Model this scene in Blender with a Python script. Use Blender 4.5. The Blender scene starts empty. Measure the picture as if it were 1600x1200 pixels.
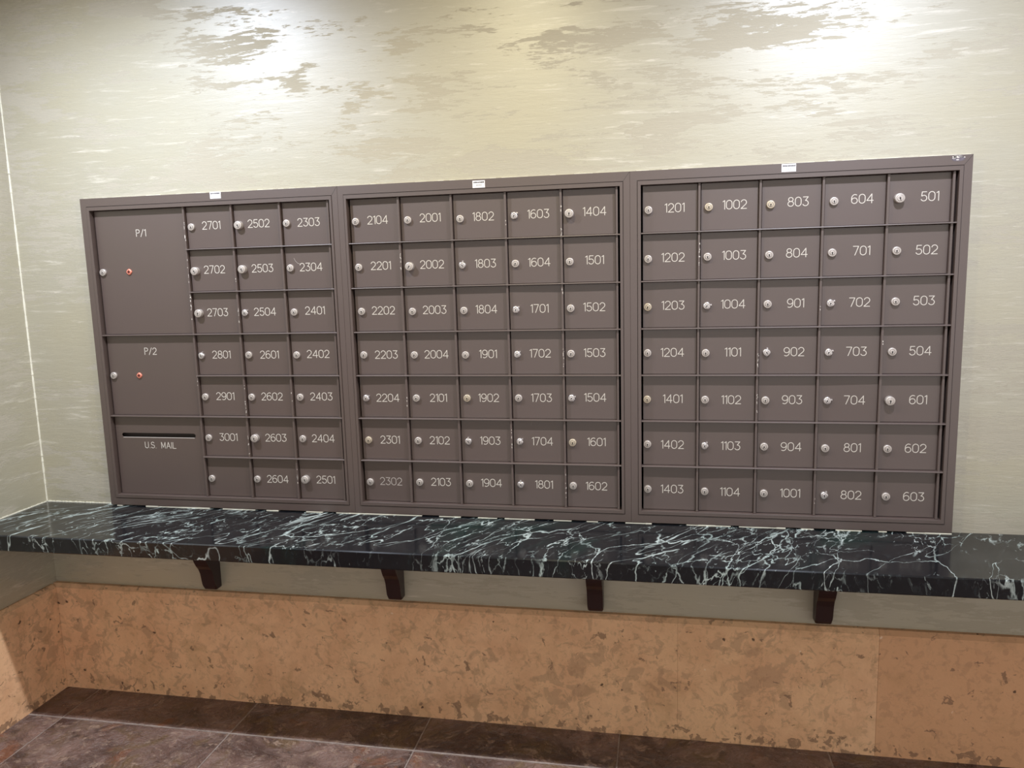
import bpy, bmesh, math, random
from mathutils import Vector, Matrix, Euler

random.seed(7)
sc = bpy.context.scene
COL = sc.collection

# ------------------------------------------------------------------ camera
cam_data = bpy.data.cameras.new('camera')
cam_data.sensor_fit = 'HORIZONTAL'
cam_data.sensor_width = 36.0
cam_data.lens = 36.0 * 1210.17 / 1600.0
cam_data.clip_start = 0.05
cam = bpy.data.objects.new('camera', cam_data)
COL.objects.link(cam)
cam.location = (0.91974, -2.22289, 1.41476)
cam.rotation_euler = Euler((math.radians(81.71999), math.radians(1.53152), math.radians(10.81293)), 'XYZ')
sc.camera = cam

# ------------------------------------------------------------------ world, lamps, exposure
world = bpy.data.worlds.new('world')
sc.world = world
world.use_nodes = True
bgn = world.node_tree.nodes['Background']
bgn.inputs[0].default_value = (1.0, 0.95, 0.90, 1)
bgn.inputs[1].default_value = 0.56
sc.view_settings.view_transform = 'Standard'
sc.view_settings.look = 'None'
sc.view_settings.exposure = 0.98
sc.view_settings.gamma = 1.0
sc.view_settings.use_curve_mapping = False


def downlight(x, energy, color, size=164.0, y=-0.76):
    ld = bpy.data.lights.new('ceiling_downlight', 'SPOT')
    ld.energy = energy
    ld.color = color
    ld.spot_size = math.radians(size)
    ld.spot_blend = 1.0
    ld.shadow_soft_size = 0.03
    o = bpy.data.objects.new('ceiling_downlight', ld)
    o.location = (x, y, 2.505)
    COL.objects.link(o)
    return o


downlight(-0.62, 79, (0.77, 0.85, 1.0))
downlight(0.44, 25, (1.0, 0.90, 0.60))
downlight(1.47, 70, (0.78, 0.85, 1.0))

# ------------------------------------------------------------------ material helpers
def lin(r, g, b):
    f = lambda c: (c / 255 / 12.92) if c / 255 <= 0.04045 else ((c / 255 + 0.055) / 1.055) ** 2.4
    return (f(r), f(g), f(b), 1.0)


class NT:
    def __init__(self, name):
        self.m = bpy.data.materials.new(name)
        self.m.use_nodes = True
        self.t = self.m.node_tree
        self.b = self.t.nodes['Principled BSDF']

    def n(self, typ, **kw):
        x = self.t.nodes.new(typ)
        for k, v in kw.items():
            setattr(x, k, v)
        return x

    def l(self, a, b):
        self.t.links.new(a, b)

    def put(self, sock, v):
        if isinstance(v, bpy.types.NodeSocket):
            self.l(v, sock)
        else:
            sock.default_value = v

    def coords(self, scale=(1, 1, 1), rot=(0, 0, 0), loc=(0, 0, 0)):
        tc = self.n('ShaderNodeTexCoord')
        mp = self.n('ShaderNodeMapping')
        mp.inputs['Scale'].default_value = scale
        mp.inputs['Rotation'].default_value = rot
        mp.inputs['Location'].default_value = loc
        self.l(tc.outputs['Object'], mp.inputs['Vector'])
        return mp.outputs[0]

    def noise(self, vec, scale, detail=4, rough=0.55, dist=0.0, color=False):
        x = self.n('ShaderNodeTexNoise')
        self.l(vec, x.inputs['Vector'])
        x.inputs['Scale'].default_value = scale
        x.inputs['Detail'].default_value = detail
        x.inputs['Roughness'].default_value = rough
        x.inputs['Distortion'].default_value = dist
        return x.outputs['Color' if color else 'Fac']

    def voro(self, vec, scale, feature='F1', out='Distance', rnd=1.0):
        x = self.n('ShaderNodeTexVoronoi')
        x.feature = feature
        self.l(vec, x.inputs['Vector'])
        x.inputs['Scale'].default_value = scale
        x.inputs['Randomness'].default_value = rnd
        return x.outputs[out]

    def math(self, op, a, b=0.0, c=None, clamp=False):
        x = self.n('ShaderNodeMath', operation=op, use_clamp=clamp)
        self.put(x.inputs[0], a)
        self.put(x.inputs[1], b)
        if c is not None:
            self.put(x.inputs[2], c)
        return x.outputs[0]

    def step(self, v, a, b, lo=0.0, hi=1.0):
        x = self.n('ShaderNodeMapRange', interpolation_type='SMOOTHSTEP')
        self.put(x.inputs[0], v)
        x.inputs[1].default_value = a
        x.inputs[2].default_value = b
        x.inputs[3].default_value = lo
        x.inputs[4].default_value = hi
        return x.outputs[0]

    def mix(self, f, a, b, blend='MIX'):
        x = self.n('ShaderNodeMix', data_type='RGBA', blend_type=blend)
        self.put(x.inputs[0], f)
        self.put(x.inputs[6], a)
        self.put(x.inputs[7], b)
        return x.outputs[2]

    def warp(self, vec, scale, amount, detail=3):
        c = self.noise(vec, scale, detail, color=True)
        s = self.n('ShaderNodeVectorMath', operation='SUBTRACT')
        self.l(c, s.inputs[0])
        s.inputs[1].default_value = (0.5, 0.5, 0.5)
        k = self.n('ShaderNodeVectorMath', operation='SCALE')
        self.l(s.outputs[0], k.inputs[0])
        k.inputs['Scale'].default_value = amount
        a = self.n('ShaderNodeVectorMath', operation='ADD')
        self.l(vec, a.inputs[0])
        self.l(k.outputs[0], a.inputs[1])
        return a.outputs[0]

    def sep(self, vec):
        x = self.n('ShaderNodeSeparateXYZ')
        self.l(vec, x.inputs[0])
        return x.outputs

    def bump(self, h, strength, dist=0.01):
        x = self.n('ShaderNodeBump')
        x.inputs['Strength'].default_value = strength
        x.inputs['Distance'].default_value = dist
        self.l(h, x.inputs['Height'])
        self.l(x.outputs[0], self.b.inputs['Normal'])

    def set(self, **kw):
        names = dict(color='Base Color', rough='Roughness', metal='Metallic', spec='Specular IOR Level',
                     coat='Coat Weight', coatr='Coat Roughness')
        for k, v in kw.items():
            self.put(self.b.inputs[names[k]], v)
        return self.m


# ------------------------------------------------------------------ materials
def plaster(name, wall):
    t = NT(name)
    # trowelled pearl plaster: long sideways strokes; glossy pearl over a matt under-coat
    sc_ = (1.0, 1.0, 4.2) if wall == 'back' else (1.0, 1.0, 4.2)
    v = t.coords(sc_, rot=(0, math.radians(2.0), 0))
    vw = t.warp(v, 3.0, 0.10)
    n1 = t.noise(vw, 3.0, 7, 0.62, 0.5)
    vf = t.coords((1.0, 1.0, 7.0), rot=(0, math.radians(2.0), 0))
    vfw = t.warp(vf, 8.0, 0.03)
    n2 = t.noise(vfw, 17, 9, 0.72, 0.25)
    n3 = t.noise(t.coords((1.0, 1.0, 1.0), loc=(0.4, 0, 0.2)), 1.9, 2, 0.5)
    f = t.math('ADD', t.math('MULTIPLY', n1, 0.85), t.math('MULTIPLY', n2, 0.62))
    f = t.math('ADD', f, t.math('MULTIPLY', t.math('SUBTRACT', n3, 0.5), 0.30))
    mask = t.step(f, 0.772, 0.784)
    # broad colour drift and pale dry-brushed streaks
    drift = t.noise(t.coords((1.0, 1.0, 1.6)), 1.6, 4, 0.6)
    pearl = t.mix(t.step(drift, 0.3, 0.7), lin(168, 160, 134), lin(167, 161, 141))
    vs = t.coords((1.0, 1.0, 11.0), loc=(3.1, 0, 1.7))
    streak = t.step(t.math('ADD', t.noise(vs, 5.5, 9, 0.74, 0.4), t.math('MULTIPLY', t.math('SUBTRACT', drift, 0.5), 0.3)), 0.54, 0.72)
    pearl = t.mix(t.math('MULTIPLY', streak, 0.9), pearl, lin(206, 199, 183))
    under = lin(176, 169, 152)
    col = t.mix(mask, pearl, under)
    r0 = t.step(t.noise(vf, 6, 5, 0.6), 0.3, 0.7, 0.42, 0.54)
    gloss = t.math('SUBTRACT', 1.0, mask)
    rough = t.math('ADD', r0, t.math('MULTIPLY', mask, 0.36))
    spec = t.math('ADD', 0.12, t.math('MULTIPLY', gloss, 0.6))
    h = t.math('ADD', t.math('MULTIPLY', t.noise(vf, 34, 5, 0.7, 0.6), 0.7), t.math('MULTIPLY', mask, -0.5))
    h = t.math('ADD', h, t.math('MULTIPLY', t.noise(vf, 9, 6, 0.6), 0.8))
    t.bump(h, 0.26, 0.004)
    t.b.inputs['Coat IOR'].default_value = 2.5
    return t.set(color=col, rough=rough, spec=spec, coat=t.math('MULTIPLY', gloss, 0.62), coatr=0.44)


def flat(name, c, rough=0.5, metal=0.0, spec=0.5, noise=0.0, nscale=40):
    t = NT(name)
    col = c
    if noise:
        n = t.noise(t.coords(), nscale, 5, 0.6)
        d = tuple(x * (1 - noise) for x in c[:3]) + (1,)
        e = tuple(min(1, x * (1 + noise)) for x in c[:3]) + (1,)
        col = t.mix(n, d, e)
    return t.set(color=col, rough=rough, metal=metal, spec=spec)


def paint_mat():
    t = NT('brown enamel')
    n = t.noise(t.coords((1, 1, 1)), 3.0, 3, 0.5)
    col = t.mix(t.step(n, 0.3, 0.7), lin(80, 65, 58), lin(80, 64, 59))
    fine = t.noise(t.coords(), 420, 2, 0.5)
    t.bump(fine, 0.04, 0.001)
    return t.set(color=col, rough=0.45, spec=1.3)


def marble_mat():
    t = NT('verde marble')
    raw = t.coords((1, 1, 1))
    lean = t.noise(t.coords((.5, .5, .5)), 1.3, 1)
    v0 = t.n('ShaderNodeMapping')
    v0.inputs['Rotation'].default_value = (0, 0, math.radians(-58))
    t.l(t.warp(raw, 1.2, 0.30, 2), v0.inputs['Vector'])
    sx = t.n('ShaderNodeMapping')
    sx.inputs['Scale'].default_value = (0.6, 1.4, 0.7)
    t.l(v0.outputs[0], sx.inputs['Vector'])
    v = sx.outputs[0]
    vw = t.warp(v, 5.0, 0.16, 6)
    vw2 = t.warp(v, 11.0, 0.11, 6)

    def crack(vec, scale, w, power=1.0):
        d = t.voro(vec, scale, 'DISTANCE_TO_EDGE')
        return t.math('SUBTRACT', 1.0, t.math('DIVIDE', d, w), clamp=True)

    big = t.noise(v, 2.1, 3, 0.5)
    w1 = t.step(t.noise(vw, 9.0, 3), 0.35, 0.72, 0.002, 0.014)
    m1 = t.math('MULTIPLY', crack(vw, 2.6, w1), t.step(t.noise(v, 4.0, 3), 0.36, 0.52))
    g2 = t.step(t.math('ADD', t.noise(vw, 3.4, 4, 0.6), t.math('MULTIPLY', t.math('SUBTRACT', big, 0.5), 0.5)), 0.44, 0.60)
    w2 = t.step(t.noise(vw2, 20.0, 3), 0.40, 0.74, 0.003, 0.050)
    m2 = t.math('MULTIPLY', crack(vw2, 8.5, w2), g2)
    g3 = t.step(t.noise(vw, 5.0, 4, 0.6), 0.46, 0.62)
    w3 = t.step(t.noise(vw2, 30.0, 3), 0.40, 0.72, 0.003, 0.100)
    m3 = t.math('MULTIPLY', crack(t.warp(v, 24.0, 0.05, 4), 20.0, w3), g3)
    fl = t.step(t.noise(t.warp(v, 20, 0.06, 3), 42, 4, 0.6, 0.8), 0.635, 0.68)
    m4 = t.math('MULTIPLY', fl, t.step(t.noise(v, 5.0, 3), 0.40, 0.55))
    # a few long diagonal veins running right through the slab
    lx = t.n('ShaderNodeMapping')
    lx.inputs['Scale'].default_value = (0.30, 2.0, 0.5)
    t.l(t.warp(v0.outputs[0], 3.0, 0.10, 5), lx.inputs['Vector'])
    r0 = t.math('ABSOLUTE', t.math('SUBTRACT', t.noise(lx.outputs[0], 2.4, 4, 0.55, 0.3), 0.5))
    w0 = t.step(t.noise(vw, 7.0, 4, 0.65), 0.36, 0.74, 0.0012, 0.010)
    m0 = t.math('SUBTRACT', 1.0, t.math('DIVIDE', r0, w0), clamp=True)
    m1 = t.math('MAXIMUM', m0, m1)
    m = t.math('MAXIMUM', t.math('MAXIMUM', m1, m2), t.math('MAXIMUM', m3, t.math('MULTIPLY', m4, 0.8)))
    m = t.math('MULTIPLY', m, t.step(t.noise(v, 14, 4, 0.6), 0.3, 0.6, 0.40, 1.0))
    base = t.mix(t.step(t.noise(vw, 3.2, 5, 0.6), 0.52, 0.76), lin(19, 20, 24), lin(20, 42, 38))
    base = t.mix(t.step(t.noise(v, 60, 3, 0.6), 0.5, 0.75, 0.0, 0.30), base, lin(54, 60, 62))
    vein = t.mix(t.noise(v, 8, 3), lin(146, 172, 166), lin(226, 230, 226))
    col = t.mix(m, base, vein)
    return t.set(color=col, rough=0.13, spec=0.48)


def stone_mat():
    t = NT('tan coral stone')
    v = t.coords((1, 1, 1))
    vw = t.warp(v, 9, 0.06, 5)
    slab = t.noise(t.coords((0.9, 0.9, 0.7)), 1.7, 3)
    base = t.mix(t.step(slab, 0.35, 0.65), lin(242, 197, 156), lin(234, 191, 148))
    base = t.mix(t.step(t.noise(vw, 7, 6, 0.62), 0.38, 0.66, 0, 0.55), base, lin(216, 166, 126))
    base = t.mix(t.step(t.noise(vw, 34, 5, 0.7), 0.42, 0.7, 0, 0.35), base, lin(214, 170, 134))
    # the slab right of the visible joint is plainer and redder
    sx_ = t.step(t.sep(v)[0], 1.5258, 1.5262)
    base = t.mix(t.math('MULTIPLY', sx_, 0.8), base, lin(214, 164, 124))
    # porous stone: brown-grey blotches, most of them at the foot of the slabs
    s = t.sep(v)
    foot = t.step(s[2], 0.01, 0.075, 0.115, 0.0)
    b1 = t.noise(vw, 24, 6, 0.6, 0.7)
    patch = t.math('SUBTRACT', t.noise(v, 2.6, 3), 0.5)
    b1 = t.math('ADD', b1, t.math('MULTIPLY', patch, 0.42))
    blot = t.math('MULTIPLY', t.step(b1, 0.545, 0.625), t.math('SUBTRACT', 1.0, t.math('MULTIPLY', sx_, 0.7)))
    col = t.mix(t.math('MULTIPLY', blot, 0.42), base, lin(166, 134, 108))
    soft = t.step(t.noise(t.warp(v, 4, 0.2), 9, 5, 0.6), 0.52, 0.72)
    col = t.mix(t.math('MULTIPLY', soft, 0.32), col, lin(176, 140, 100))
    mot = t.step(t.noise(t.warp(v, 18, 0.05, 4), 44, 5, 0.62, 0.6), 0.52, 0.62)
    col = t.mix(t.math('MULTIPLY', mot, 0.22), col, lin(150, 116, 90))
    dk = t.step(t.math('ADD', t.noise(t.warp(v, 26, 0.05, 4), 30, 3, 0.5, 0.6), foot), 0.655, 0.70)
    col = t.mix(t.math('MULTIPLY', dk, 0.62), col, lin(110, 86, 70))
    pit = t.math('MULTIPLY', t.step(t.voro(t.warp(v, 40, 0.02), 24), 0.13, 0.09), t.step(t.noise(v, 11, 2), 0.58, 0.62))
    col = t.mix(t.math('MULTIPLY', pit, 0.85), col, lin(70, 50, 40))
    fleck = t.math('MULTIPLY', t.step(t.voro(t.warp(v, 50, 0.02), 17), 0.07, 0.05), t.step(t.noise(v, 15, 2), 0.58, 0.62))
    col = t.mix(t.math('MULTIPLY', fleck, 0.7), col, lin(240, 214, 186))
    h = t.math('SUBTRACT', t.noise(v, 24, 6, 0.65), t.math('ADD', pit, t.math('MULTIPLY', dk, 0.4)))
    t.bump(h, 0.42, 0.005)
    return t.set(color=col, rough=0.62, spec=0.3)


def slate_mat():
    t = NT('slate floor tile')
    tile = 0.604
    c = t.coords((1, 1, 1))
    s = t.sep(c)
    # tile grid: joints at x = -1.017 + k * 0.604 and y = -0.183 - k * 0.604
    tx = t.math('DIVIDE', t.math('ADD', s[0], 1.017 + 6 * tile), tile)
    ty = t.math('DIVIDE', t.math('ADD', s[1], 0.183 + 10 * tile), tile)
    fx = t.math('FRACT', tx)
    fy = t.math('FRACT', ty)
    dx = t.math('MINIMUM', fx, t.math('SUBTRACT', 1.0, fx))
    dy = t.math('MINIMUM', fy, t.math('SUBTRACT', 1.0, fy))
    wob = t.math('MULTIPLY', t.math('SUBTRACT', t.noise(c, 30, 3), 0.5), 0.004)
    d = t.math('ADD', t.math('MINIMUM', dx, dy), wob)
    grout = t.step(d, 0.0030, 0.0058, 1.0, 0.0)
    cid = t.n('ShaderNodeCombineXYZ')
    t.l(t.math('FLOOR', tx), cid.inputs[0])
    t.l(t.math('FLOOR', ty), cid.inputs[1])
    wn = t.n('ShaderNodeTexWhiteNoise', noise_dimensions='3D')
    t.l(cid.outputs[0], wn.inputs['Vector'])
    off = t.n('ShaderNodeVectorMath', operation='MULTIPLY_ADD')
    t.l(wn.outputs['Color'], off.inputs[0])
    off.inputs[1].default_value = (7, 7, 7)
    t.l(c, off.inputs[2])
    v = off.outputs[0]
    vw = t.warp(v, 4, 0.22, 5)
    n1 = t.noise(vw, 3.6, 7, 0.62, 0.5)
    n2 = t.noise(vw, 7.5, 6, 0.6, 0.8)
    col = t.mix(t.step(n1, 0.35, 0.65), lin(78, 57, 52), lin(142, 115, 105))
    col = t.mix(t.step(n2, 0.50, 0.66, 0, 0.8), col, lin(116, 92, 62))
    col = t.mix(t.step(t.noise(vw, 5.1, 5, 0.6), 0.59, 0.68, 0, 0.7), col, lin(134, 82, 54))
    col = t.mix(t.step(t.noise(vw, 10, 6, 0.7), 0.56, 0.64, 0, 0.6), col, lin(56, 42, 40))
    col = t.mix(t.step(t.noise(vw, 26, 5, 0.7), 0.54, 0.66, 0, 0.7), col, lin(172, 146, 128))
    # cleft surface: stacked ragged layers
    lay = t.noise(vw, 9, 9, 0.70, 1.0)
    terr = t.math('ADD', t.math('MULTIPLY', t.math('FRACT', t.math('MULTIPLY', n1, 9.0)), 0.25), lay)
    ridge = t.step(t.math('ABSOLUTE', t.math('SUBTRACT', t.noise(vw, 5.5, 5, 0.6), 0.5)), 0.0, 0.016, 1.0, 0.0)
    col = t.mix(t.math('MULTIPLY', ridge, 0.30), col, lin(160, 142, 132))
    longj = t.step(t.math('ADD', dy, wob), 0.0050, 0.0085, 1.0, 0.0)
    col = t.mix(t.math('MULTIPLY', longj, t.step(t.noise(c, 5, 4, 0.7), 0.35, 0.6, 0.4, 1.0)), col, lin(206, 192, 182))
    col = t.mix(t.math('MULTIPLY', grout, t.step(t.noise(c, 9, 3), 0.35, 0.6, 0.55, 1.0)), col, lin(172, 156, 148))
    h = t.math('ADD', t.math('MULTIPLY', terr, 1.0), t.math('MULTIPLY', n1, 0.6))
    h = t.math('ADD', h, t.math('MULTIPLY', t.noise(vw, 60, 4, 0.65), 0.18))
    h = t.math('SUBTRACT', h, t.math('MULTIPLY', grout, 0.3))
    t.bump(h, 1.0, 0.022)
    return t.set(color=col, rough=t.step(n2, 0.3, 0.7, 0.22, 0.42), spec=0.55)


def wood_mat():
    t = NT('dark mahogany')
    n = t.noise(t.coords((12, 12, 1.2)), 5, 5, 0.6, 0.4)
    return t.set(color=t.mix(n, lin(30, 12, 13), lin(46, 18, 18)), rough=0.34, spec=0.5)


M = {
    'wall': plaster('pearl plaster', 'back'),
    'caulk': flat('white caulk', lin(226, 222, 204), 0.7),
    'paint': paint_mat(),
    'dark': flat('black void', lin(16, 14, 14), 0.8),
    'seam': flat('dark seam', lin(58, 50, 47), 0.6),
    'chip': flat('chipped paint', lin(212, 204, 194), 0.55, noise=0.25, nscale=300),
    'nickel': flat('satin nickel', lin(196, 187, 180), 0.45, 0.55, noise=0.06, nscale=200),
    'chrome': flat('bright chrome', lin(216, 210, 208), 0.30, 0.75),
    'brass': flat('worn brass', lin(200, 186, 164), 0.45, 0.6, noise=0.1, nscale=150),
    'copper': flat('orange copper', lin(226, 140, 118), 0.45, 0.35),
    'rust': flat('dark red recess', lin(84, 24, 18), 0.7),
    'groove': flat('lock groove', lin(146, 136, 128), 0.6, 0.3),
    'letter': flat('white engraving fill', lin(206, 198, 186), 0.6),
    'worn': flat('worn grey engraving fill', lin(176, 166, 158), 0.6),
    'paper': flat('white label paper', lin(236, 232, 232), 0.55),
    'ink': flat('black ink', lin(40, 34, 38), 0.6),
    'greyink': flat('grey ink', lin(172, 172, 174), 0.6),
    'scuff': flat('bare scuffed metal', lin(112, 104, 112), 0.4, 0.4, noise=0.5, nscale=120),
    'marble': marble_mat(),
    'stone': stone_mat(),
    'slate': slate_mat(),
    'wood': wood_mat(),
    'ceiling': flat('ceiling paint', lin(222, 216, 204), 0.9, noise=0.02),
}


# ------------------------------------------------------------------ mesh helpers
class MB:
    def __init__(self):
        self.v, self.f, self.mi, self.sm = [], [], [], []

    def face(self, idx, m=0, smooth=False):
        self.f.append(tuple(idx)); self.mi.append(m); self.sm.append(smooth)

    def box(self, x0, x1, y0, y1, z0, z1, m=0, bev=0.0, seg=2):
        bm = bmesh.new()
        bmesh.ops.create_cube(bm, size=1.0)
        for v in bm.verts:
            v.co = Vector(((x0 + x1) / 2 + v.co.x * (x1 - x0), (y0 + y1) / 2 + v.co.y * (y1 - y0),
                           (z0 + z1) / 2 + v.co.z * (z1 - z0)))
        if bev:
            bmesh.ops.bevel(bm, geom=bm.edges[:], offset=bev, segments=seg, profile=0.5, affect='EDGES')
        self.add_bm(bm, m)
        bm.free()

    def add_bm(self, bm, m=0, smooth=False):
        o = len(self.v)
        bm.verts.ensure_lookup_table()
        bm.verts.index_update()
        self.v += [tuple(v.co) for v in bm.verts]
        for f in bm.faces:
            self.face([o + v.index for v in f.verts], m, smooth)

    def lathe_y(self, prof, n=32, m=0, cx=0, cz=0, smooth=True, lobes=None):
        """prof: list of (radius, y); turned about the y axis, closed at the last point."""
        o = len(self.v)
        for (r, y) in prof:
            for k in range(n):
                a = 2 * math.pi * k / n
                rr = r * (lobes(a) if lobes else 1)
                self.v.append((cx + rr * math.cos(a), y, cz + rr * math.sin(a)))
        for i in range(len(prof) - 1):
            for k in range(n):
                a, b = o + i * n + k, o + i * n + (k + 1) % n
                c, d = o + (i + 1) * n + (k + 1) % n, o + (i + 1) * n + k
                self.face((a, b, c, d), m, smooth)
        self.face([o + (len(prof) - 1) * n + k for k in range(n)], m, False)

    def build(self, name, mats, parent=None, loc=(0, 0, 0)):
        me = bpy.data.meshes.new(name)
        me.from_pydata(self.v, [], self.f)
        for m in (mats if isinstance(mats, (list, tuple)) else [mats]):
            me.materials.append(m)
        me.polygons.foreach_set('material_index', self.mi)
        me.polygons.foreach_set('use_smooth', self.sm)
        bm = bmesh.new()
        bm.from_mesh(me)
        bmesh.ops.recalc_face_normals(bm, faces=bm.faces[:])
        bm.to_mesh(me)
        bm.free()
        me.update()
        o = bpy.data.objects.new(name, me)
        o.location = loc
        COL.objects.link(o)
        if parent:
            o.parent = parent
        return o


def empty(name, loc):
    o = bpy.data.objects.new(name, None)
    o.empty_display_size = 0.1
    o.location = loc
    COL.objects.link(o)
    return o


def tag(o, label=None, cat=None, group=None, kind=None):
    for k, v in (('label', label), ('category', cat), ('group', group), ('kind', kind)):
        if v:
            o[k] = v
    return o


def structure(mb, name, mat):
    return tag(mb.build(name, mat), kind='structure')


# ------------------------------------------------------------------ engraved single-stroke lettering
def arc(cx, cy, rx, ry, a0, a1, n=12):
    return [(cx + rx * math.cos(math.radians(a0 + (a1 - a0) * i / n)),
             cy + ry * math.sin(math.radians(a0 + (a1 - a0) * i / n))) for i in range(n + 1)]


G = {  # glyph: (width, strokes), height 1
    '0': (.64, [arc(.32, .68, .32, .32, 0, 180) + arc(.32, .32, .32, .32, 180, 360) + [(.64, .68)]]),
    '1': (.20, [[(0, .86), (.20, 1), (.20, 0)]]),
    '2': (.62, [arc(.31, .70, .30, .30, 165, -38) + [(0, 0), (.62, 0)]]),
    '3': (.60, [[(.04, 1), (.58, 1), (.28, .60)] + arc(.29, .30, .31, .30, 85, -155)]),
    '4': (.68, [[(.52, 0), (.52, 1), (0, .28), (.68, .28)]]),
    '5': (.60, [[(.55, 1), (.10, 1), (.05, .57)] + arc(.29, .31, .31, .31, 130, -155)]),
    '6': (.62, [arc(.31, .31, .31, .31, 0, 360, 20), [(0, .31)] + arc(.36, .56, .36, .44, 180, 60)]),
    '7': (.58, [[(0, 1), (.58, 1), (.20, 0)]]),
    '8': (.62, [arc(.31, .77, .25, .23, 0, 360, 18), arc(.31, .28, .31, .28, 0, 360, 20)]),
    '9': (.62, [arc(.31, .69, .31, .31, 0, 360, 20), [(.62, .69)] + arc(.26, .44, .36, .44, 0, -120)]),
    'P': (.55, [[(0, 0), (0, 1), (.29, 1)] + arc(.29, .755, .26, .245, 90, -90) + [(0, .51)]]),
    '/': (.46, [[(0, -.04), (.46, 1.02)]]),
    'U': (.60, [[(0, 1), (0, .30)] + arc(.30, .30, .30, .30, 180, 360) + [(.60, 1)]]),
    '.': (.02, [[(0, .01), (.02, .01)]]),
    'S': (.58, [arc(.29, .755, .26, .245, 25, 250) + arc(.29, .265, .29, .265, 80, -155)]),
    'M': (.68, [[(0, 0), (0, 1), (.34, .15), (.68, 1), (.68, 0)]]),
    'A': (.66, [[(0, 0), (.33, 1), (.66, 0)], [(.12, .34), (.54, .34)]]),
    'I': (.02, [[(.01, 0), (.01, 1)]]),
    'L': (.50, [[(0, 1), (0, 0), (.50, 0)]]),
}


def lettering(text, h, gap=.19, space=.75, stroke=.0019, th=.0004):
    """Flat enamel-filled strokes in the x-z plane, centred on the origin, front towards -y."""
    mb = MB()
    x, out = 0.0, []
    for c in text:
        if c == ' ':
            x += space
            continue
        w, st = G[c]
        for s in st:
            out.append([((px + x) * h, (pz - .5) * h) for px, pz in s])
        x += w + gap
    half = (x - gap) * h / 2
    r = stroke / 2
    lay = 0
    for s in out:
        pts = [(p[0] - half, p[1]) for p in s]
        for i, (a, b) in enumerate(zip(pts, pts[1:])):
            dx, dz = b[0] - a[0], b[1] - a[1]
            L = math.hypot(dx, dz)
            if L < 1e-6:
                continue
            ang = math.atan2(dz, dx)
            ring = []
            for k in range(7):
                t = ang + math.pi / 2 + math.pi * k / 6
                ring.append((a[0] + r * math.cos(t), a[1] + r * math.sin(t)))
            for k in range(7):
                t = ang - math.pi / 2 + math.pi * k / 6
                ring.append((b[0] + r * math.cos(t), b[1] + r * math.sin(t)))
            lay = (lay + 1) % 7
            y = -th - lay * 0.00001
            o = len(mb.v)
            mb.v += [(q[0], y, q[1]) for q in ring] + [(q[0], 0.0002, q[1]) for q in ring]
            n = len(ring)
            mb.face(range(o, o + n))
            for k in range(n):
                mb.face((o + k, o + (k + 1) % n, o + n + (k + 1) % n, o + n + k))
    return mb


# ------------------------------------------------------------------ setting
XL = -1.1654            # left wall face
YW = 0.018              # back wall face
XR = 3.4                # how far the back wall runs on to the right
CZ = 2.56               # ceiling
ZT, ZB = 1.6789, 0.6745  # top and bottom of the mailbox frames
HX0, HX1, HZ0, HZ1 = -0.888, 1.689, 0.69, 1.668   # opening in the wall behind the banks

mb = MB()
for x0, x1, z0, z1 in ((XL - .1, HX0, 0, CZ), (HX1, XR, 0, CZ), (HX0, HX1, 0, HZ0), (HX0, HX1, HZ1, CZ)):
    mb.box(x0, x1, YW, YW + .45, z0, z1)
structure(mb, 'wall_back', M['wall'])
mb = MB(); mb.box(XL - .1, XL, -4.6, YW, 0, CZ)
structure(mb, 'wall_left', M['wall'])
mb = MB(); mb.box(XL - .1, XR, -4.7, YW + .45, -.05, 0)
structure(mb, 'floor', M['slate'])
mb = MB(); mb.box(XL - .1, XR, -4.7, YW + .45, CZ, CZ + .05)
structure(mb, 'ceiling', M['ceiling'])


# stone dado: slabs with chamfered top edge and hairline joints
def dado_slab(mb, a0, a1, face, back, top, axis):
    ch = .012
    prof = [(back, 0.0), (face, 0.0), (face, top - ch), (face + ch * (1 if back > face else -1), top), (back, top)]
    o = len(mb.v)
    for a in (a0, a1):
        for d, z in prof:
            mb.v.append((a, d, z) if axis == 'x' else (d, a, z))
    n = len(prof)
    mb.face(range(o, o + n)); mb.face(range(o + n, o + 2 * n))
    for k in range(n):
        mb.face((o + k, o + (k + 1) % n, o + n + (k + 1) % n, o + n + k))


DT = .3818
mb = MB()
xs = [XL, -.34, .32, .968, 1.526, 2.3, XR]
for a, b in zip(xs, xs[1:]):
    dado_slab(mb, a + .0002, b - .0002, -.007 - random.uniform(0, .0012), YW, DT, 'x')
structure(mb, 'trim_1', M['stone'])
mb = MB()
ys = [-4.6, -2.4, -1.2, -.64, -.008]
for a, b in zip(ys, ys[1:]):
    dado_slab(mb, a + .0006, b - .0006, -1.1455, XL, DT, 'y')
structure(mb, 'trim_2', M['stone'])

# thin irregular bead of white caulk down the wall corner above the counter, and along counter joints
mb = MB()
zz = .672
while zz < CZ - .02:
    r = random.uniform(.0022, .0042)
    o = len(mb.v)
    for z, rr in ((zz, r), (zz + .02, random.uniform(.0022, .0042))):
        mb.v += [(XL, YW - rr, z), (XL + rr * .8, YW - rr * .8, z), (XL + rr, YW, z)]
    mb.face((o, o + 1, o + 4, o + 3)); mb.face((o + 1, o + 2, o + 5, o + 4))
    zz += .02
structure(mb, 'trim_3', M['caulk'])
mb = MB()
CT, CB, CF = .6711, .6219, -.3195
for k in range(60):
    x = XL + .004 + k * (abs(XL) - .9) / 60
    w = (abs(XL) - .9) / 60
    r = random.uniform(.0015, .0035)
    mb.box(x, x + w, YW - r, YW, CT - .0005, CT + r)
for k in range(60):
    y0 = YW - .004 - (k + 1) * .0056
    r = random.uniform(.0015, .0035)
    mb.box(XL, XL + r, y0, y0 + .0056, CT - .0005, CT + r)
structure(mb, 'trim_4', M['caulk'])

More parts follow.
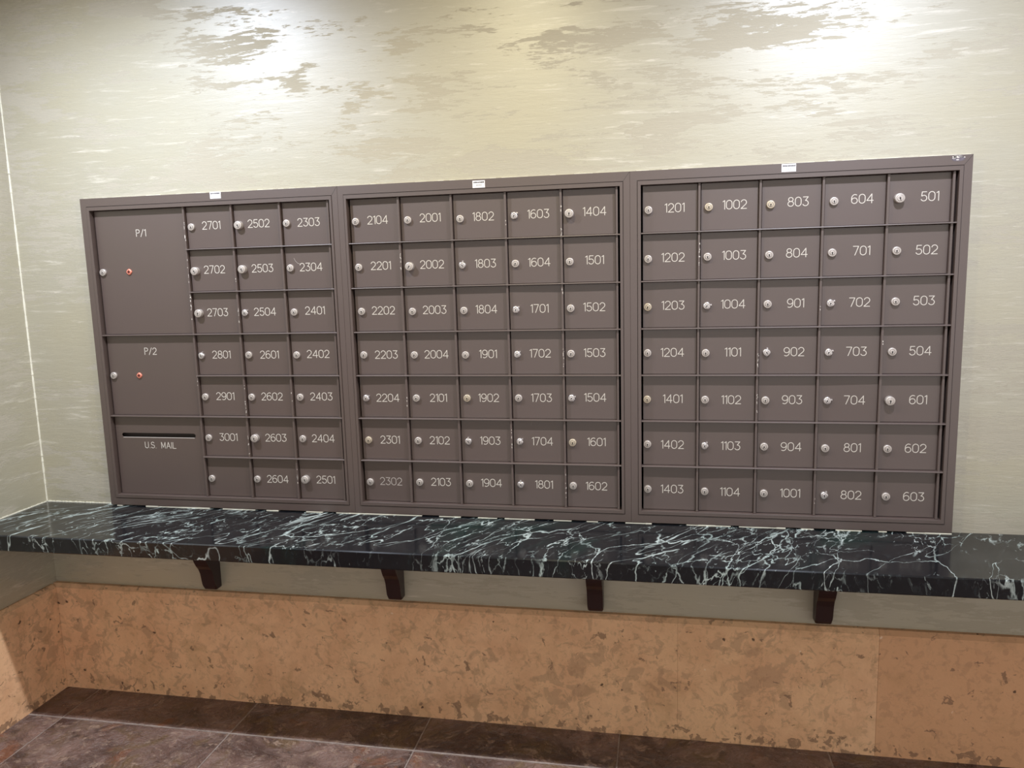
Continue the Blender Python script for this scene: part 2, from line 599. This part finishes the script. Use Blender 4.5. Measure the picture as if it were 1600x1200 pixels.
# painters' caulk line where the wall meets the mailbox frames
mb = MB()
def bead(x0, x1, z0, z1, n):
    for k in range(n):
        a, b = k / n, (k + 1) / n
        r = random.uniform(.0012, .0030)
        if x0 != x1:
            mb.box(x0 + (x1 - x0) * a, x0 + (x1 - x0) * b, YW - .004, YW, z0, z0 + r)
        else:
            mb.box(x0, x0 + r, YW - .004, YW, z0 + (z1 - z0) * a, z0 + (z1 - z0) * b)
bead(-.8985, 1.6996, ZT, ZT, 150)
bead(1.6996, 1.6996, ZB, ZT, 60)
x = -.8975
while x < 1.695:
    L = random.uniform(.01, .06)
    if random.random() < .62:
        r = random.uniform(.0004, .0016)
        mb.box(x, min(x + L, 1.699), -.0016 - r, .012, CT - .0005, CT + r + .0012, bev=.0003)
    x += L
structure(mb, 'trim_5', M['caulk'])

# ------------------------------------------------------------------ marble counter and its brackets
mb = MB()
mb.box(XL, XR - .02, CF, YW, CB, CT, bev=.0030, seg=1)
counter = mb.build('marble_counter', M['marble'])
tag(counter, 'long polished black-green marble counter with white veins below the mailboxes', 'counter')

prof = [(YW, .394), (-.006, .394), (-.012, .397), (-.0165, .404), (-.021, .430), (-.026, .455), (-.034, .474),
        (-.045, .488), (-.054, .504), (-.066, .530), (-.085, .565), (-.110, .598), (-.130, CB), (YW, CB)]


def bracket_mesh(w=.047):
    bm = bmesh.new()
    a = [bm.verts.new((-w / 2, y, z - .394)) for y, z in prof]
    b = [bm.verts.new((w / 2, y, z - .394)) for y, z in prof]
    n = len(prof)
    bm.faces.new(a); bm.faces.new(b[::-1])
    for k in range(n):
        bm.faces.new((a[(k + 1) % n], a[k], b[k], b[(k + 1) % n]))
    sharp = [e for e in bm.edges if abs(e.verts[0].co.x - e.verts[1].co.x) < 1e-6
             and not (e.verts[0].co.y > YW - 1e-4 and e.verts[1].co.y > YW - 1e-4) and e.verts[0].co.z + e.verts[1].co.z < .030]
    bmesh.ops.bevel(bm, geom=sharp, offset=.0065, segments=4, profile=.5, affect='EDGES')
    m = MB(); m.add_bm(bm, 0); bm.free()
    return m


lab = ['dark mahogany bracket under the marble counter, nearest the left wall corner',
       'dark mahogany bracket under the marble counter below the seam of left and middle mailbox banks',
       'slim-looking dark mahogany bracket under the counter, seen straight on, below the doors 1501 to 1602',
       'dark mahogany bracket under the marble counter, rightmost, below the right mailbox bank']
b0 = None
for x, l in zip((-.5505, .0922, .7252, 1.3742), lab):
    if b0 is None:
        b0 = bracket_mesh().build('support_bracket', M['wood'])
        o = b0
    else:
        o = b0.copy(); COL.objects.link(o)
    o.location = (x, 0, .394)
    tag(o, l, 'bracket', 'brackets under the marble counter')

# ------------------------------------------------------------------ mailbox banks
Z0 = 1.509
YD = 0.013              # door faces
ROW = [Z0 + .1311] + [Z0 - .133 * k for k in range(6)] + [Z0 - .7981]   # rail heights, top to bottom


# number, lock kind, lock x z, number x z; row by row for each bank
DOORS = [[
  [('2701',0,-0.5222,1.5776,-0.4553,1.5813),('2502',1,-0.3589,1.577,-0.2952,1.5811),('2303',0,-0.2013,1.5773,-0.131,1.5788)],
  [('2702',1,-0.5196,1.4412,-0.4566,1.4454),('2503',1,-0.3573,1.4428,-0.2932,1.445),('2304',0,-0.1986,1.4424,-0.1319,1.4445)],
  [('2703',1,-0.5187,1.3091,-0.4576,1.3114),('2504',2,-0.3617,1.3081,-0.2952,1.3107),('2401',0,-0.1957,1.3074,-0.1283,1.3118)],
  [('2801',2,-0.5246,1.1741,-0.4562,1.1772),('2601',0,-0.3596,1.1752,-0.2905,1.1761),('2402',0,-0.1968,1.1742,-0.1268,1.1771)],
  [('2901',0,-0.5234,1.0405,-0.4545,1.0429),('2602',0,-0.3608,1.0402,-0.2921,1.0426),('2403',0,-0.1945,1.0409,-0.1251,1.0433)],
  [('3001',0,-0.5233,0.9059,-0.455,0.9087),('2603',1,-0.3577,0.9077,-0.2892,0.909),('2404',0,-0.1952,0.9075,-0.1275,0.9093)],
  [('',0,-0.5242,0.7701,-0.4556,0.7702),('2604',0,-0.3625,0.772,-0.2929,0.7732),('2501',1,-0.1935,0.7761,-0.1277,0.7752)],
],[
  [('2104',0,0.0212,1.5736,0.0896,1.5769),('2001',0,0.1841,1.5721,0.2521,1.5772),('1802',0,0.3435,1.5696,0.412,1.5746),('1603',2,0.5037,1.5724,0.5735,1.5754),('1404',1,0.6631,1.5719,0.7341,1.5761)],
  [('2201',0,0.0234,1.4383,0.0924,1.4422),('2002',1,0.1848,1.4368,0.2521,1.4415),('1803',2,0.3453,1.4361,0.4143,1.4398),('1604',0,0.5039,1.4363,0.5733,1.4389),('1501',0,0.662,1.4373,0.7326,1.4407)],
  [('2202',0,0.0249,1.3057,0.0934,1.3081),('2003',0,0.1861,1.303,0.2542,1.3073),('1804',0,0.3453,1.3032,0.4129,1.3064),('1701',2,0.5022,1.3034,0.5713,1.3056),('1502',0,0.6626,1.3043,0.7302,1.3074)],
  [('2203',0,0.0245,1.1729,0.0955,1.1737),('2004',0,0.186,1.1719,0.2545,1.1737),('1901',0,0.3453,1.1709,0.4135,1.1737),('1702',2,0.5026,1.1719,0.5703,1.1746),('1503',0,0.6614,1.1728,0.7296,1.1754)],
  [('2204',2,0.0241,1.0389,0.0936,1.0402),('2101',0,0.1859,1.0396,0.2549,1.0409),('1902',0,0.3455,1.0403,0.4112,1.0416),('1703',0,0.503,1.0411,0.5713,1.0423),('1504',2,0.6612,1.0418,0.73,1.044)],
  [('2301',0,0.025,0.9067,0.094,0.9085),('2102',0,0.1858,0.9072,0.2535,0.9089),('1903',2,0.3447,0.9076,0.412,0.9103),('1704',2,0.5035,0.9091,0.5713,0.9107),('1601',0,0.662,0.9086,0.7322,0.9113)],
  [('2302',0,0.0227,0.7724,0.0903,0.7756),('2103',0,0.1849,0.7756,0.2521,0.7777),('1904',0,0.344,0.7757,0.4118,0.7788),('1801',2,0.503,0.7769,0.5734,0.778),('1602',0,0.6619,0.7771,0.7308,0.7773)],
],[
  [('1201',0,0.8835,1.5723,0.9549,1.5767),('1002',0,1.0465,1.5742,1.1154,1.5787),('803',0,1.209,1.5743,1.2796,1.5793),('604',0,1.37,1.5758,1.4413,1.5799),('501',1,1.5306,1.5766,1.6061,1.5793)],
  [('1202',0,0.8825,1.4381,0.951,1.4414),('1003',0,1.0444,1.4395,1.1156,1.4426),('804',0,1.2076,1.4398,1.2797,1.4437),('701',0,1.3694,1.4408,1.4438,1.4446),('502',0,1.5304,1.4409,1.6048,1.442)],
  [('1203',0,0.8814,1.3041,0.9514,1.308),('1004',2,1.0439,1.3048,1.1149,1.3085),('901',0,1.2061,1.3062,1.2797,1.3081),('702',2,1.3695,1.3058,1.4439,1.3076),('503',0,1.5329,1.307,1.604,1.3088)],
  [('1204',0,0.8803,1.1732,0.9501,1.1748),('1101',0,1.0416,1.1722,1.1159,1.1746),('902',2,1.2062,1.1729,1.2788,1.1744),('703',2,1.3686,1.1718,1.4404,1.1742),('504',0,1.5304,1.1724,1.6014,1.1748)],
  [('1401',0,0.8792,1.0391,0.9514,1.0412),('1102',0,1.0411,1.039,1.1134,1.0392),('903',0,1.2054,1.038,1.277,1.04),('704',2,1.3694,1.0379,1.4402,1.0399),('601',1,1.5292,1.0391,1.6018,1.0416)],
  [('1402',0,0.8799,0.9073,0.9509,0.9071),('1103',2,1.0414,0.9053,1.1135,0.906),('904',0,1.2046,0.9052,1.2777,0.906),('801',0,1.3675,0.9034,1.439,0.906),('602',0,1.5291,0.9044,1.6015,0.9069)],
  [('1403',0,0.8806,0.7733,0.9503,0.7745),('1104',0,1.0425,0.7702,1.1135,0.7705),('1001',0,1.2063,0.7692,1.2783,0.7714),('802',2,1.369,0.7683,1.4403,0.7705),('603',0,1.5304,0.7694,1.6026,0.7706)],
],]



def lock_mesh(kind, ang):
    """Turned cam lock, base at y=0, front towards -y. mats: body, groove, dark, plug"""
    mb = MB()
    ca, sa = math.cos(ang), math.sin(ang)
    if kind == 1:        # tall replacement lock
        r, p, pr = .0128, .0140, .0078
        mb.lathe_y([(r, .001), (r, -p + .0022), (r - .0009, -p + .0006), (r - .0022, -p), (pr + .0007, -p)], 36, 0)
        mb.lathe_y([(pr + .0008, -p - .0001), (pr, -p + .0001)], 28, 1)
        mb.lathe_y([(pr - .0003, -p), (pr - .0003, -p - .0004), (pr - .0012, -p - .0009)], 28, 3)
        f = -p - .0010
    elif kind == 2:      # battered chrome nut lock with a flat and a stop lug
        r, p, pr = .0103, .0070, .0056
        lob = lambda a: 1 - .10 * max(0, math.cos(a - ang - .6)) ** 6 + .05 * math.cos(3 * (a - ang))
        mb.lathe_y([(r, .001), (r, -p + .002), (r - .002, -p), (pr + .0006, -p + .0004)], 36, 0, lobes=lob)
        mb.lathe_y([(pr + .0007, -p + .0002), (pr, -p + .0003)], 24, 1)
        mb.lathe_y([(pr - .0002, -p), (pr - .0006, -p - .0008)], 24, 3)
        lx, lz = (r + .0008) * math.cos(ang + .9), (r + .0008) * math.sin(ang + .9)
        mb.box(lx - .0022, lx + .0022, -.0058, .001, lz - .002, lz + .002, 0, .0006)
        f = -p - .0009
    else:                # original lock
        r, p, pr = .0112, .0066, .0060
        mb.lathe_y([(r, .001), (r, -p + .0020), (r - .0007, -p + .0006), (r - .0018, -p), (pr + .0010, -p + .0003)], 36, 0)
        mb.lathe_y([(pr + .0011, -p + .0001), (pr, -p + .0002)], 28, 1)
        mb.lathe_y([(pr - .0002, -p), (pr - .0002, -p - .0003), (pr - .0010, -p - .0007)], 28, 3)
        f = -p - .0008
    # keyhole: round eye and slot
    def slot(u0, u1, w, d):
        o = len(mb.v)
        for u, s in ((u0, -w), (u1, -w), (u1, w), (u0, w)):
            x = s * ca - u * sa
            z = s * sa + u * ca
            mb.v.append((x, f - d, z))
        mb.face((o, o + 1, o + 2, o + 3), 2)
    slot(-pr * .80, pr * .10, .0009, .0001)
    slot(-pr * .30, pr * .30, .0016, .00012)
    return mb


LOCK_CACHE = {}


def make_lock(kind, x, z, parent, y=YD, metal=None, base=(0, 0, 0)):
    ang = random.gauss(0, .12) if kind == 0 else random.uniform(-.7, .7)
    body = metal or (M['nickel'] if kind == 1 else M['chrome'] if kind == 2 else M['nickel'])
    o = lock_mesh(kind, ang).build('lock', [body, M['groove'], M['dark'], body], parent, (x, y, z))
    return o


def make_frame(xa, xb, xia, xib, parent):
    """Pressed frame: outer flange, hairline step, raised inner lip, return into the opening."""
    zi0, zi1 = ROW[7], ROW[0]
    def ring(tx, y):
        return [(xa + (xia - xa) * tx, y, ZT + (zi1 - ZT) * tx), (xb + (xib - xb) * tx, y, ZT + (zi1 - ZT) * tx),
                (xb + (xib - xb) * tx, y, ZB + (zi0 - ZB) * tx), (xa + (xia - xa) * tx, y, ZB + (zi0 - ZB) * tx)]
    mb = MB()
    prof = [(0.0, YW + .004), (0.0, -.0012), (.015, -.0022), (.655, -.0022), (.665, -.0010), (.700, -.0010), (.715, -.0040),
            (.985, -.0040), (1.0, -.0030), (1.0, .030)]
    o = len(mb.v)
    for t, y in prof:
        mb.v += ring(t, y)
    for i in range(len(prof) - 1):
        m = 1 if i == 4 else 0
        for k in range(4):
            mb.face((o + i * 4 + k, o + i * 4 + (k + 1) % 4, o + (i + 1) * 4 + (k + 1) % 4, o + (i + 1) * 4 + k), m)
    # mitre seams
    for k in (1,):
        A, B = Vector(ring(.01, -.0023)[k]), Vector(ring(.655, -.0023)[k])
        d = (B - A).normalized()
        n = Vector((-d.z, 0, d.x)) * .0005
        o = len(mb.v)
        mb.v += [tuple(A - n), tuple(A + n), tuple(B + n), tuple(B - n)]
        mb.face((o, o + 1, o + 2, o + 3), 1)
    return mb.build('frame', [M['paint'], M['seam']], parent)


def chips(mb, x, z0, z1, n, big, y=.0029):
    """Knocked-off paint: small ragged flakes on the door post."""
    for _ in range(n):
        z = random.uniform(z0, z1)
        w = random.uniform(.0006, .0013) * (1.3 if big else 1)
        h = random.uniform(.0012, .004) * (2.4 if big and random.random() < .4 else 1)
        cx = x + random.uniform(-.0012, .0014)
        o = len(mb.v)
        k = 7
        for i in range(k):
            a = 2 * math.pi * i / k
            q = random.uniform(.7, 1.15)
            mb.v.append((cx + w * q * math.cos(a), y, z + h * q * math.sin(a)))
        mb.face(range(o, o + k), 1)


# chipped posts: (bank, post index) -> [(row from, row to, flakes, big)]
CHIPS = {(0, 0): [(.35, .85, 5, 1), (1.2, 1.8, 5, 0), (2.05, 2.7, 11, 1), (3.9, 4.3, 4, 0)], (0, 1): [(2.35, 2.85, 9, 0), (4.05, 4.9, 10, 0), (5.4, 5.95, 7, 0), (1.6, 1.8, 2, 0)],
         (0, 2): [(6.25, 6.6, 5, 1), (4.3, 4.8, 3, 0)],
         (1, 1): [(1.2, 1.6, 9, 0), (4.5, 4.7, 3, 0)], (1, 3): [(.6, .7, 2, 0), (5.2, 5.7, 8, 0)],
         (1, 4): [(.36, .46, 3, 1), (.84, .98, 6, 0), (3.4, 3.95, 8, 0), (6.2, 6.8, 10, 0), (2.1, 2.4, 2, 0)],
         (2, 1): [(1.2, 1.7, 9, 0)], (2, 2): [(3.5, 3.95, 7, 0), (4.4, 4.8, 9, 0)], (2, 3): [(6.6, 6.8, 3, 0), (2.5, 2.7, 2, 0)], (2, 4): [(3.2, 3.4, 2, 0)]}


def zrow(r):
    k = int(r)
    return ROW[k] + (ROW[k + 1] - ROW[k]) * (r - k) if k < 7 else ROW[7]


def make_post(bank, idx, x, parent, z0=None, z1=None):
    mb = MB()
    mb.box(x - .0062, x + .0004, .0030, .017, z1 or ROW[7], z0 or ROW[0], 0, .0012)
    for r0, r1, n, big in CHIPS.get((bank, idx), []):
        chips(mb, x - .0018, zrow(r1), zrow(r0), n, big)
    return mb.build('divider_post', [M['paint'], M['chip']], parent)


def make_rail(x0, x1, z, parent):
    mb = MB()
    sec = [(.017, z + .0019), (.0008, z + .0019), (-.0012, z + .0016), (-.0021, z + .0009), (-.0024, z), (-.0024, z - .0014),
           (-.0019, z - .0019), (.017, z - .0019)]
    o = len(mb.v)
    for x in (x0, x1):
        mb.v += [(x, y, zz) for y, zz in sec]
    n = len(sec)
    mb.face(range(o, o + n)); mb.face(range(o + n, o + 2 * n))
    for k in range(n):
        mb.face((o + k, o + (k + 1) % n, o + n + (k + 1) % n, o + n + k))
    return mb.build('rail', M['paint'], parent)


TILT = {'1004': .9, '1203': -1.1, '1701': 1.0, '704': -1.2, '1104': -1.3, '2204': -.9, '2302': -1.3, '1604': .5, '1802': .3}


SCRATCH = {'2304': [(-0.1867, 1.4722), (-0.1821, 1.4633), (-0.1752, 1.4563), (-0.1649, 1.4531)], '1704': [(0.5408, 0.9697), (0.5372, 0.958)]}


def make_door(num, kind, x0, x1, z0, z1, lock_xz, num_xz, parent):
    cx, cz = (x0 + x1) / 2, (z0 + z1) / 2
    mb = MB()
    mb.box(x0 - cx, x1 - cx, 0, .0032, z0 - cz, z1 - cz, 0, .0009)
    d = mb.build('mailbox_door', M['paint'], parent, (cx, YD, cz))
    t = TILT.get(num, random.gauss(0, .18))
    # leaning out at the top or bottom, and ajar by a hair
    d.rotation_euler = (math.radians(random.gauss(0, .22)), 0, math.radians(t * .8))
    if num in TILT:
        d.rotation_euler = (math.radians(abs(t) * .9), 0, math.radians(t * .8))
    d['label'] = ('mailbox door numbered ' + num) if num else 'mailbox door without a number'
    metal = M['brass'] if (kind == 0 and num in ('1902', '2301', '803', '1401', '1203', '1002', '1601')) else None
    make_lock(kind, lock_xz[0] - cx, lock_xz[1] - cz, d, 0.0, metal)
    if num:
        o = lettering(num, .0232).build('number', M['worn'] if num == '2302' else M['letter'], d, (num_xz[0] - cx, 0, num_xz[1] - cz))
        if num == '2302':
            o['label'] = 'faded grey number 2302'
    if num in SCRATCH:
        pts = [(x - cx, z - cz) for x, z in SCRATCH[num]]
        mb = MB()
        for (ax, az), (bx, bz) in zip(pts, pts[1:]):
            o = len(mb.v)
            mb.v += [(ax, -.0002, az), (bx, -.0002, bz), (bx + .0005, -.0002, bz + .0009), (ax + .0005, -.0002, az + .0009)]
            mb.face((o, o + 1, o + 2, o + 3))
        mb.build('scratch', M['worn'], d)['label'] = 'thin pale scratch'
    return d


def sticker(cx, cz, w, h, parent):
    mb = MB()
    mb.box(cx - w / 2, cx + w / 2, -.0026, -.0020, cz - h / 2, cz + h / 2, 0, .0002)
    y = -.00268
    def q(x0, x1, z0, z1, m):
        o = len(mb.v)
        mb.v += [(x0, y, z0), (x1, y, z0), (x1, y, z1), (x0, y, z1)]
        mb.face((o, o + 1, o + 2, o + 3), m)
    # too small to read in the photo: a dark heading of small blocks, a grey line below
    x = cx - w * .42
    while x < cx + w * .40:
        ww = random.uniform(.0012, .0026)
        q(x, x + ww, cz + h * .16, cz + h * random.uniform(.30, .36), 1)
        x += ww + random.uniform(.0003, .0007)
    x = cx - w * .22
    while x < cx + w * .2:
        ww = random.uniform(.0012, .002)
        q(x, x + ww, cz - h * .26, cz + h * random.uniform(-.02, .02), 2)
        x += ww + random.uniform(.0006, .0012)
    o = mb.build('maker_sticker', [M['paper'], M['ink'], M['greyink']], parent)
    o['label'] = 'small white sticker with a dark heading'


def big_door(name, x0, x1, z0, z1, parent):
    cx, cz = (x0 + x1) / 2, (z0 + z1) / 2
    mb = MB()
    mb.box(x0 - cx, x1 - cx, 0, .0032, z0 - cz, z1 - cz, 0, .0009)
    return mb.build(name, M['paint'], parent, (cx, YD, cz)), cx, cz


def copper_port(x, z, parent):
    mb = MB()
    r = .0100
    lob = lambda a: 1 - .10 * abs(math.sin(2 * a))
    mb.lathe_y([(r, .001), (r, -.0022), (r - .0016, -.0040), (.0056, -.0040)], 32, 0, lobes=lob)
    mb.lathe_y([(.0054, -.0042), (.0040, -.0041)], 4, 1, smooth=False)
    o = mb.build('key_port', [M['copper'], M['rust']], parent, (x, 0, z))
    o['label'] = 'small orange copper key port'


BANKS = [  # frame outer left/right, opening left/right, posts, label
    (-.8985, -.0270, -.8676, -.0541, [-.5399, -.3779, -.2174, -.0600],
     'left brown mailbox bank with two big parcel doors and the U.S. MAIL slot'),
    (-.0270, .8334, 0.0, .8055, [.1607, .3212, .4818, .6423, .7995],
     'middle brown mailbox bank with doors 2104 to 1602'),
    (.8334, 1.6996, .8632, 1.6687, [1.0239, 1.1844, 1.3450, 1.5055, 1.6625],
     'right brown mailbox bank with doors 1201 to 603 and a scuffed top right corner')]

STICK = [(-.4239, 1.6699), (.4052, 1.6642), (1.2515, 1.6670)]
for b, (xa, xb, xia, xib, posts, label) in enumerate(BANKS):
    base = empty('mailbox_bank', ((xa + xb) / 2, YW, ZB))
    tag(base, label, 'mailboxes', 'brown mailbox banks set in the wall')
    root_loc = Vector(base.location)
    kids = []
    # body: open-fronted steel box set into the wall
    mb = MB()
    x0, x1 = max(xa + .012, HX0 + .002), min(xb - .012, HX1 - .002)
    z0, z1 = HZ0 + .002, HZ1 - .002
    mb.box(x0, x1, .34, .343, z0, z1)
    for q in ((x0, x0 + .002, z0, z1), (x1 - .002, x1, z0, z1)):
        mb.box(q[0], q[1], .024, .34, q[2], q[3])
    mb.box(x0, x1, .024, .34, z0, z0 + .002); mb.box(x0, x1, .024, .34, z1 - .002, z1)
    kids.append(mb.build('body', M['dark']))
    kids.append(make_frame(xa, xb, xia, xib, None))
    n = len(kids)
    mark = set(bpy.data.objects)
    for i, x in enumerate(posts):
        make_post(b, i if b == 0 else i + 1, x, None)
    for r in range(1, 7):
        xs0 = xia if (b > 0 or r in (3, 5)) else posts[0] - .002
        make_rail(xs0 + .0004, xib + .0006, ROW[r], None)
    edges = ([posts[0], posts[1], posts[2], posts[3]] if b == 0 else [xia + .004] + posts)
    for r in range(7):
        for c, (num, kind, lx, lz, nx, nz) in enumerate(DOORS[b][r]):
            first = (b > 0 and c == 0)
            dx0 = edges[c] + (.0006 if first else .0022)
            dx1 = edges[c + 1] - .0068
            top = ROW[r] - (.0010 if r == 0 else .0026)
            bot = ROW[r + 1] + (.0012 if r == 6 else .0026)
            make_door(num, kind, dx0, dx1, bot, top, (lx, lz), (nx, nz), None)
    if b == 0:
        px0, px1 = xia + .0040, posts[0] - .0068
        d, cx, cz = big_door('parcel_door', px0, px1, ROW[3] + .0026, ROW[0] - .001, None)
        d['label'] = 'tall parcel door marked P/1'
        make_lock(0, -.8500 - cx, 1.4458 - cz, d, 0)
        copper_port(-.7563 - cx, 1.4453 - cz, d)
        lettering('P/1', .0210).build('lettering', M['letter'], d, (-.7019 - cx, 0, 1.5663 - cz))
        d, cx, cz = big_door('parcel_door', px0, px1, ROW[5] + .0026, ROW[3] - .0026, None)
        d['label'] = 'parcel door marked P/2'
        make_lock(0, -.8488 - cx, 1.1102 - cz, d, 0)
        copper_port(-.7557 - cx, 1.1101 - cz, d)
        lettering('P/2', .0210).build('lettering', M['letter'], d, (-.7075 - cx, 0, 1.1896 - cz))
        # outgoing mail door with a real slot
        z0, z1 = ROW[7] + .0012, ROW[5] - .0026
        cx, cz = (px0 + px1) / 2, (z0 + z1) / 2
        bm = bmesh.new()
        outer = [bm.verts.new((x - cx, 0, z - cz)) for x, z in ((px0, z0), (px1, z0), (px1, z1), (px0, z1))]
        sx0, sx1, szc, sr = -.8429, -.5722, .9110, .0075
        pts = [(sx1 - sr + sr * math.cos(a), szc + sr * math.sin(a)) for a in [math.radians(-90 + 180 * k / 10) for k in range(11)]]
        pts += [(sx0 + sr + sr * math.cos(a), szc + sr * math.sin(a)) for a in [math.radians(90 + 180 * k / 10) for k in range(11)]]
        inner = [bm.verts.new((x - cx, 0, z - cz)) for x, z in pts]
        ed = [bm.edges.new((outer[k], outer[(k + 1) % 4])) for k in range(4)]
        ed += [bm.edges.new((inner[k], inner[(k + 1) % len(inner)])) for k in range(len(inner))]
        bmesh.ops.triangle_fill(bm, use_beauty=True, edges=ed)
        g = bmesh.ops.extrude_face_region(bm, geom=bm.faces[:])
        for v in [e for e in g['geom'] if isinstance(e, bmesh.types.BMVert)]:
            v.co.y += .0032
        mbx = MB(); mbx.add_bm(bm); bm.free()
        d = mbx.build('outgoing_mail_door', M['paint'], None, (cx, YD, cz))
        d['label'] = 'outgoing mail door marked U.S. MAIL with a long slot'
        mbx = MB()
        # rolled lip of bare metal along the bottom of the slot, and a flap hanging inside
        mbx.box(sx0 + .004 - cx, sx1 - .004 - cx, -.0006, .0042, szc - sr - .0018 - cz, szc - sr + .0008 - cz, 0, .0006)
        mbx.build('slot_lip', M['nickel'], d)
        mbx = MB()
        mbx.box(sx0 - .01 - cx, sx1 + .01 - cx, .020, .0215, szc - .03 - cz, szc + .016 - cz, 0, .0004)
        mbx.build('slot_flap', M['seam'], d)
        lettering('U.S. MAIL', .0200, gap=.25, space=.80, stroke=.0018).build('lettering', M['letter'], d, (-.7035 - cx, 0, .8780 - cz))
    sx, sz = STICK[b]
    sticker(sx, sz, .0365, .0205, None)
    if b == 2:
        # paint knocked off the frame near its top right corner
        mb = MB()
        cx, cz = 1.6643, 1.6700
        for m, n_, s in ((0, 1, 1.0), (1, 16, .22)):
            for _ in range(n_):
                ox = 0 if m == 0 else random.uniform(-.0145, .0145)
                oz = 0 if m == 0 else random.choice([random.uniform(.002, .0065), random.uniform(-.006, .006)])
                o = len(mb.v); k = 15
                for i in range(k):
                    a = 2 * math.pi * i / k
                    q = random.uniform(.75, 1.1)
                    mb.v.append((cx + ox + .0165 * s * q * math.cos(a), -.0024 - m * .0002, cz + oz + min(.0075, .0085 * s * q * (.7 if m else 1)) * math.sin(a)))
                mb.face(range(o, o + k), m)
        o = mb.build('paint_scuff', [M['scuff'], M['chip']], None)
        o['label'] = 'bare scuffed patch with white flecks'
    for o in set(bpy.data.objects) - mark:
        if o.parent is None:
            kids.append(o)
    for o in kids:
        o.parent = base
        o.location = Vector(o.location) - root_loc
